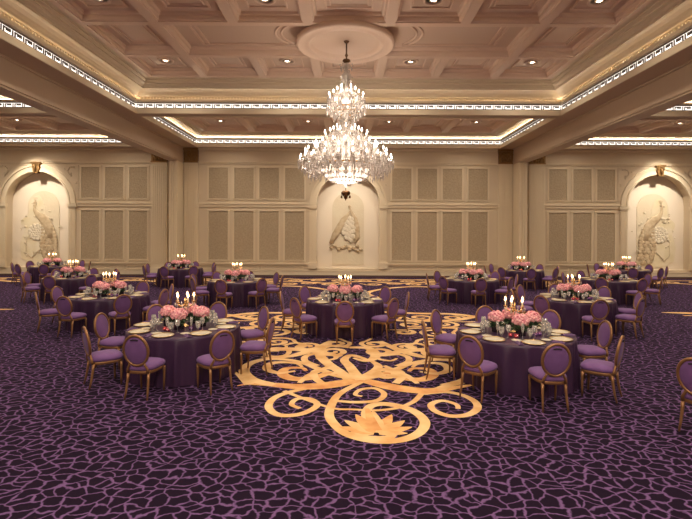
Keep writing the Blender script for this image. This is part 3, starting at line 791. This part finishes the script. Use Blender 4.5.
# unseen fill light added behind the camera, with no chandelier modelled around it
l = bpy.data.lights.new('rear_fill_light', 'POINT'); l.energy = 600; l.shadow_soft_size = 1.2; l.color = (1., .86, .70)
o = bpy.data.objects.new('rear_fill_light', l); o.location = (0, -1.5, 5.2); C.objects.link(o)

# ------------------------------------------------------------------ chair
def make_chair():
    t = thing('banquet_chair')
    def rsq(x, y, n=28, ex=3.4):
        out = []
        for i in range(n):
            a = 2 * PI * i / n
            cx, sx = cos(a), sin(a)
            px = math.copysign(abs(cx) ** (2 / ex), cx) * x; py = math.copysign(abs(sx) ** (2 / ex), sx) * y
            px *= 1 + .10 * (py / y)       # wider at the front
            out.append((px, py))
        return out
    def stack(mb, levels, n=28, cap=None):
        vs = []; fs = []
        for (sx, z) in levels:
            for (x, y) in rsq(.215 * sx, .225 * sx, n): vs.append((x, y, z))
        for k in range(len(levels) - 1):
            for i in range(n): fs.append((k * n + i, k * n + (i + 1) % n, (k + 1) * n + (i + 1) % n, (k + 1) * n + i))
        fs.append(tuple(range(n - 1, -1, -1))); fs.append(tuple((len(levels) - 1) * n + i for i in range(n)))
        mb.add(vs, fs, 0, True)
    m = MB(); stack(m, [(.98, .405), (1.05, .425), (1.06, .45), (.99, .478), (.82, .497), (.5, .508), (.15, .512)]); m.build('seat', M_fab, t)
    m = MB(); stack(m, [(.97, .36), (1.0, .365), (1.0, .40), (.98, .406)]); m.build('seat_frame', M_gold, t)
    for s in (-1, 1):
        m = MB(); m.tube([(s * .185, .185, .37), (s * .188, .187, .30), (s * .186, .188, .15), (s * .182, .19, .0)], [.025, .021, .017, .012], 8); m.build('leg', M_gold, t)
        m = MB(); m.tube([(s * .155, -.20, .38), (s * .158, -.21, .28), (s * .165, -.235, .12), (s * .172, -.265, .0)], [.023, .020, .016, .012], 8); m.build('leg', M_gold, t)
    # back, in its own tilted plane
    T = Matrix.Translation((0, -.225, .44)) @ Matrix.Rotation(math.radians(9), 4, 'X')
    cz, rx, rz = .275, .185, .225
    for s in (-1, 1):
        m = MB(); m.tube([T @ Vector(p) for p in ((s * .155, .0, -.06), (s * .15, .0, .0), (s * .12, .0, .05), (s * .11, 0, .10))], [.021, .019, .017, .016], 8); m.build('back_support', M_gold, t)
    m = MB(); m.tube([(rx * cos(a * PI / 18), 0, cz + rz * sin(a * PI / 18)) for a in range(36)], .0205, 8, closed=True, sq=1.0, M=T, up=(0, 1, 0)); m.build('back_frame', M_gold, t)
    m = MB(); m.ell((0, 0, cz), rx - .012, .032, rz - .012, 28, 10, M=T); p = m.build('backrest', M_fab, t)
    m = MB(); m.tube([(-.055, -.022, cz + rz - .062), (-.02, -.026, cz + rz - .052), (.02, -.026, cz + rz - .052), (.055, -.022, cz + rz - .062)], .010, 6, M=T); m.build('hand_slot', M_fabd, p)
    return t
CH = Kind(make_chair())

# ------------------------------------------------------------------ tableware
def revolve_thing(name, prof, m_, seg=20):
    mb = MB(); mb.lathe(prof, seg); return mb.build(name, m_)
def make_plate():
    o = revolve_thing('charger_plate', [(.095, 0), (.105, .004), (.163, .012), (.166, .016), (.115, .010), (.001, .008)], M_plate, 28)
    mb = MB(); mb.tube([(.167 * cos(a * PI / 16), .167 * sin(a * PI / 16), .0155) for a in range(32)], .006, 5, closed=True); mb.build('gold_rim', M_rim, o)
    return o
PL = Kind(make_plate())
SP = Kind(revolve_thing('bread_plate', [(.05, 0), (.055, .003), (.08, .009), (.082, .012), (.055, .007), (.001, .006)], M_plate, 20))
WG = Kind(revolve_thing('wine_glass', [(.036, .002), (.03, .006), (.006, .012), (.004, .05), (.005, .10), (.022, .115), (.038, .145), (.040, .175), (.033, .215), (.031, .215), (.038, .175), (.035, .145), (.004, .112)], M_glass, 14))
GB = Kind(revolve_thing('water_goblet', [(.036, .002), (.03, .006), (.007, .012), (.006, .045), (.028, .065), (.041, .10), (.043, .14), (.039, .175), (.037, .175), (.041, .14), (.037, .10), (.004, .066)], M_glass, 14))
FT = Kind(revolve_thing('champagne_flute', [(.03, .002), (.025, .006), (.005, .012), (.004, .09), (.014, .11), (.024, .16), (.025, .20), (.021, .245), (.019, .245), (.023, .20), (.012, .115)], M_glass, 12))
def make_napkin():
    mb = MB()
    mb.prism([(-.045, .001), (.045, .001), (.04, .012), (0, .022), (-.04, .012)], -.10, .10)
    mb.prism([(-.03, .012), (.03, .012), (.0, .035)], -.06, .07)
    return mb.build('folded_napkin', M_nap)
NP = Kind(make_napkin())
def make_votive(mv):
    t = thing('votive_candle')
    mb = MB(); mb.lathe([(.025, .001), (.032, .01), (.036, .065), (.033, .065), (.028, .012), (.001, .010)], 14); mb.build('glass_cup', mv, t)
    mb = MB(); mb.lathe([(.022, .013), (.022, .035), (.001, .036)], 10); mb.build('wax', M_candle, t)
    mb = MB(); mb.lathe([(.002, .036), (.007, .044), (.001, .058)], 6); mb.build('flame', M_flame, t)
    return t
VP = Kind(make_votive(M_vpink)); VU = Kind(make_votive(M_vpurp))
def make_bouquet(seed):
    rr = random.Random(seed); t = thing('flower_arrangement')
    mb = MB(); mb.box(-.055, .055, -.055, .055, .001, .12); mb.box(-.05, .05, -.05, .05, .12, .125); mb.build('vase', M_vase, t)
    mb = MB()
    for k in range(46):
        a = rr.uniform(0, 2 * PI); e = rr.uniform(.05, .14); z = rr.uniform(.09, .20)
        M = Matrix.Translation((e * cos(a), e * sin(a), z)) @ Matrix.Rotation(a, 4, 'Z') @ Matrix.Rotation(rr.uniform(-.9, .5), 4, 'Y')
        mb.ell((0, 0, 0), .05, .022, .007, 6, 4, M=M)
    mb.ell((0, 0, .15), .085, .085, .06, 12, 8)
    mb.build('foliage', M_leaf, t)
    mb = MB(); mb.ell((0, 0, .24), .10, .10, .075, 16, 10)
    n = 64
    for k in range(n):
        p = math.acos(1 - 1.55 * (k + .5) / n); a = k * 2.39996
        d = Vector((sin(p) * cos(a), sin(p) * sin(a), cos(p)))
        c = Vector((0, 0, .245)) + Vector((d.x * .122, d.y * .122, d.z * .098)) * rr.uniform(.86, 1.12)
        M = Matrix.Translation(c) @ d.to_track_quat('Z', 'Y').to_matrix().to_4x4()
        mb.ell((0, 0, 0), .030, .030, .016, 7, 5, M=M)
    mb.build('pink_blooms', M_pink, t)
    return t
BQ = [Kind(make_bouquet(3)), Kind(make_bouquet(11))]
def make_candelabra():
    t = thing('candelabra')
    mb = MB(); mb.lathe([(.075, .001), (.075, .012), (.045, .022), (.02, .05), (.012, .06)], 18); mb.build('base', M_gilt, t)
    mb = MB(); mb.lathe([(.012, .05), (.010, .18), (.022, .20), (.010, .23), (.010, .36), (.026, .39), (.014, .42), (.018, .44), (.01, .50)], 12); mb.build('stem', M_gilt, t)
    for k in range(5):
        a = 2 * PI * k / 5 + .3; r = .15
        if k == 4: pass
        u = (cos(a), sin(a))
        mb = MB(); mb.tube([(u[0] * q, u[1] * q, z) for q, z in ((.01, .39), (.05, .355), (.10, .36), (.14, .39), (r, .43))], .011, 7)
        mb.lathe([(.010, .415), (.032, .438), (.035, .446), (.012, .448)], 10, (u[0] * r, u[1] * r, 0)); am = mb.build('arm', M_gilt, t)
        mb = MB(); mb.lathe([(.011, .447), (.011, .525)], 8, (u[0] * r, u[1] * r, 0)); mb.build('candle', M_candle, am)
        mb = MB(); mb.lathe([(.005, .526), (.019, .543), (.015, .568), (.002, .60)], 8, (u[0] * r, u[1] * r, 0)); mb.build('flame', M_flame, am)
    mb = MB()
    for k in range(20):
        a = 2 * PI * k / 20; r = .07 + .09 * (k % 2); z = .37 if r < .1 else .425
        mb.lathe([(.001, z), (.014, z - .025), (.001, z - .08)], 5, (r * cos(a), r * sin(a), 0), smooth=False)
    tag(mb.build('crystal_drops', M_cryst, t), kind='stuff')
    return t
CD = Kind(make_candelabra())
# ------------------------------------------------------------------ tables
TZ = .75
def make_table():
    t = thing('round_table')
    mb = MB(); mb.lathe([(.90, .70), (.91, .705), (.91, .735), (.90, .74)], 48); mb.build('tabletop', M_wood, t)
    for k in range(4):
        a = PI / 4 + k * PI / 2; mb = MB(); mb.tube([(.55 * cos(a), .55 * sin(a), .70), (.58 * cos(a), .58 * sin(a), 0)], .02, 8); mb.build('leg', M_silver, t)
    return t
TB = Kind(make_table())
def make_cloth(seed):
    rr = random.Random(seed); ph = [rr.uniform(0, 6.28) for _ in range(4)]
    def rf(r, z, a):
        if z > TZ - .03: return r
        q = min(1, (TZ - z) / .3)
        return r + q * (.050 * (.5 + .5 * cos(20 * a + ph[0] + 1.5 * sin(3 * a + ph[1]))) ** 2 - .022 + .010 * cos(9 * a + ph[2]) + .004 * cos(47 * a + ph[3]))
    mb = MB()
    mb.lathe([(.001, TZ), (.5, TZ), (.89, TZ), (.925, TZ - .003), (.942, TZ - .014), (.95, TZ - .04), (.955, .6), (.96, .45), (.966, .3), (.972, .15), (.976, .004)], 240, rf=rf)
    # no bottom cap
    mb.f.pop(); mb.m.pop(); mb.sm.pop()
    o = mb.build('tablecloth', M_cloth); return o
CL = [Kind(make_cloth(1)), Kind(make_cloth(2))]

SECT = ['front centre', 'front, slightly right', 'front right', 'right, towards the front', 'right', 'right, towards the back', 'back right', 'back, slightly right', 'back centre']
def sect(phi):
    p = (phi + 180) % 360 - 180
    k = int(round(abs(p) / 22.5 + 1e-6)); s = SECT[k]
    return s if p >= 0 else s.replace('right', 'left')
def view(phi):
    p = abs((phi + 180) % 360 - 180)
    return 'seen from behind' if p < 52 else ('in profile' if p < 125 else 'facing the camera')
tables = [  # x, y, first seat angle, name, near?
    (-2.88, 8.15, -6, 'nearest left table', 2), (2.83, 7.80, 1, 'nearest right table', 2), (-.07, 11.45, 0, 'centre table', 2),
    (-6.20, 12.0, -8, 'second-row left table', 1), (5.85, 11.9, -8, 'second-row right table', 1),
    (-3.77, 15.7, -4, 'left table behind second row', 0), (4.42, 16.5, -5, 'right table behind second row', 0),
    (-9.90, 16.6, 5, 'third-row outer left table', 0), (9.40, 16.6, 8, 'third-row outer right table', 0),
    (-7.50, 20.7, -5, 'table before left pilaster', 0), (7.75, 20.6, -6, 'table before right pilaster', 0),
    (-13.80, 21.5, 22.5, 'table before left peacock niche', 0), (12.75, 21.1, 22.5, 'table before right peacock niche', 0)]
for ti, (tx, ty, off, tn, near) in enumerate(tables):
    rt = random.Random(100 + ti)
    TB.place((tx, ty, 0), 0, label='round banquet table under purple cloth, ' + tn, cat='table', group='round banquet tables')
    CL[ti % 2].place((tx, ty, 0), ti * .7, label='dark purple floor-length tablecloth on the ' + tn, cat='tablecloth', group='dark purple tablecloths')
    top = TZ + .0012
    base = math.atan2(-ty, -tx) + PI / 2       # "front" of a table is towards the camera along y
    for k in range(8):
        phi = off + 45 * k; a = math.radians(phi)
        dx, dy = sin(a), -cos(a)                    # phi = 0 points to the camera
        tx_, ty_ = -dy, dx                          # tangent
        se = sect(phi)
        jr = rt.uniform(-.0, .05); ja = rt.uniform(-.07, .07)
        CH.place((tx + dx * (1.25 + jr) + tx_ * ja * .3, ty + dy * (1.25 + jr) + ty_ * ja * .3, 0), math.atan2(-dy, -dx) - PI / 2 + ja,
                 label='purple oval-back chair %s, %s of the %s' % (view(phi), se, tn), cat='chair', group='oval-back chairs round the banquet tables')
        PL.place((tx + dx * .755, ty + dy * .755, top), 0, label='cream gold-rimmed plate at %s of the %s' % (se, tn), cat='plate', group='gold-rimmed plates')
        def at(r, q): return (tx + dx * r + tx_ * q, ty + dy * r + ty_ * q, top)
        if near:
            SP.place(at(.60, -.20), 0, label='small bread plate at %s of the %s' % (se, tn), cat='plate', group='small bread plates')
        if near > 0: NP.place(at(.80, -.235), math.atan2(dy, dx) + PI / 2, label='folded purple napkin at %s of the %s' % (se, tn), cat='napkin', group='folded purple napkins')
        WG.place(at(.51, .12), 0, label='tall wine glass at %s of the %s' % (se, tn), cat='glass', group='wine glasses')
        GB.place(at(.555, .03), 0, label='wide water goblet at %s of the %s' % (se, tn), cat='glass', group='water goblets')
        if near == 2 or (near == 1 and k % 1 == 0):
            FT.place(at(.50, -.065), 0, label='slim flute glass at %s of the %s' % (se, tn), cat='glass', group='champagne flutes')
    for bi, (bx, by, ps) in enumerate(((-.30, .03, 'left'), (.30, .0, 'right'), (.0, -.27, 'front'), (.02, .30, 'back'))):
        BQ[(bi + ti) % 2].place((tx + bx, ty + by, top), rt.uniform(0, 6), label='pink flower arrangement in dark vase, %s of the %s centre' % (ps, tn), cat='flowers', group='pink flower arrangements')
    CD.place((tx, ty + .01, top), rt.uniform(-.3, .3), label='five-armed candelabra with lit candles on the %s' % tn, cat='candelabra', group='lit candelabras')
    for vi, (vx, vy, kk, ps) in enumerate(((-.2, -.36, VP, 'front left'), (-.13, -.43, VP, 'left front edge'), (.22, -.31, VU, 'front right'), (.32, -.24, VU, 'right front edge'))):
        kk.place((tx + vx, ty + vy, top), 0, label='%s glass candle cup at %s of %s flowers' % ('pink' if kk is VP else 'purple', ps, tn), cat='candle holder', group='small glass candle cups')
    l = bpy.data.lights.new('candle_glow', 'POINT'); l.energy = 2.2; l.shadow_soft_size = .15; l.color = (1., .6, .32)
    o = bpy.data.objects.new('candle_glow', l); o.location = (tx, ty, 1.5); C.objects.link(o)
# the lone chair cut by the right edge of the frame, seat turned to a table out of frame
CH.place((4.41, 5.68, 0), math.radians(-58), label='purple oval-back chair alone in the right foreground, cut by the frame', cat='chair', group='oval-back chairs round the banquet tables')

# ------------------------------------------------------------------ world, camera, colour
w = bpy.data.worlds.new('world'); bpy.context.scene.world = w; w.use_nodes = True
w.node_tree.nodes['Background'].inputs[0].default_value = (.05, .04, .03, 1)
cam = bpy.data.cameras.new('camera'); co = bpy.data.objects.new('camera', cam); C.objects.link(co)
cam.sensor_width = 36; cam.lens = F / 692 * 36
cam.shift_x = -(VX - 346) / 692; cam.shift_y = -(259.5 - VY) / 692
co.location = (0, 0, EYE); co.rotation_euler = (PI / 2, -.005, 0)
cam.clip_end = 200
sc = bpy.context.scene; sc.camera = co
sc.view_settings.view_transform = 'Standard'; sc.view_settings.look = 'None'
sc.view_settings.gamma = 1; sc.view_settings.use_curve_mapping = False
sc.view_settings.exposure = 0.52
sc.cycles.use_denoising = True
sc.cycles.max_bounces = 8; sc.cycles.diffuse_bounces = 5; sc.cycles.glossy_bounces = 3; sc.cycles.transparent_max_bounces = 16
sc.cycles.sample_clamp_indirect = 6
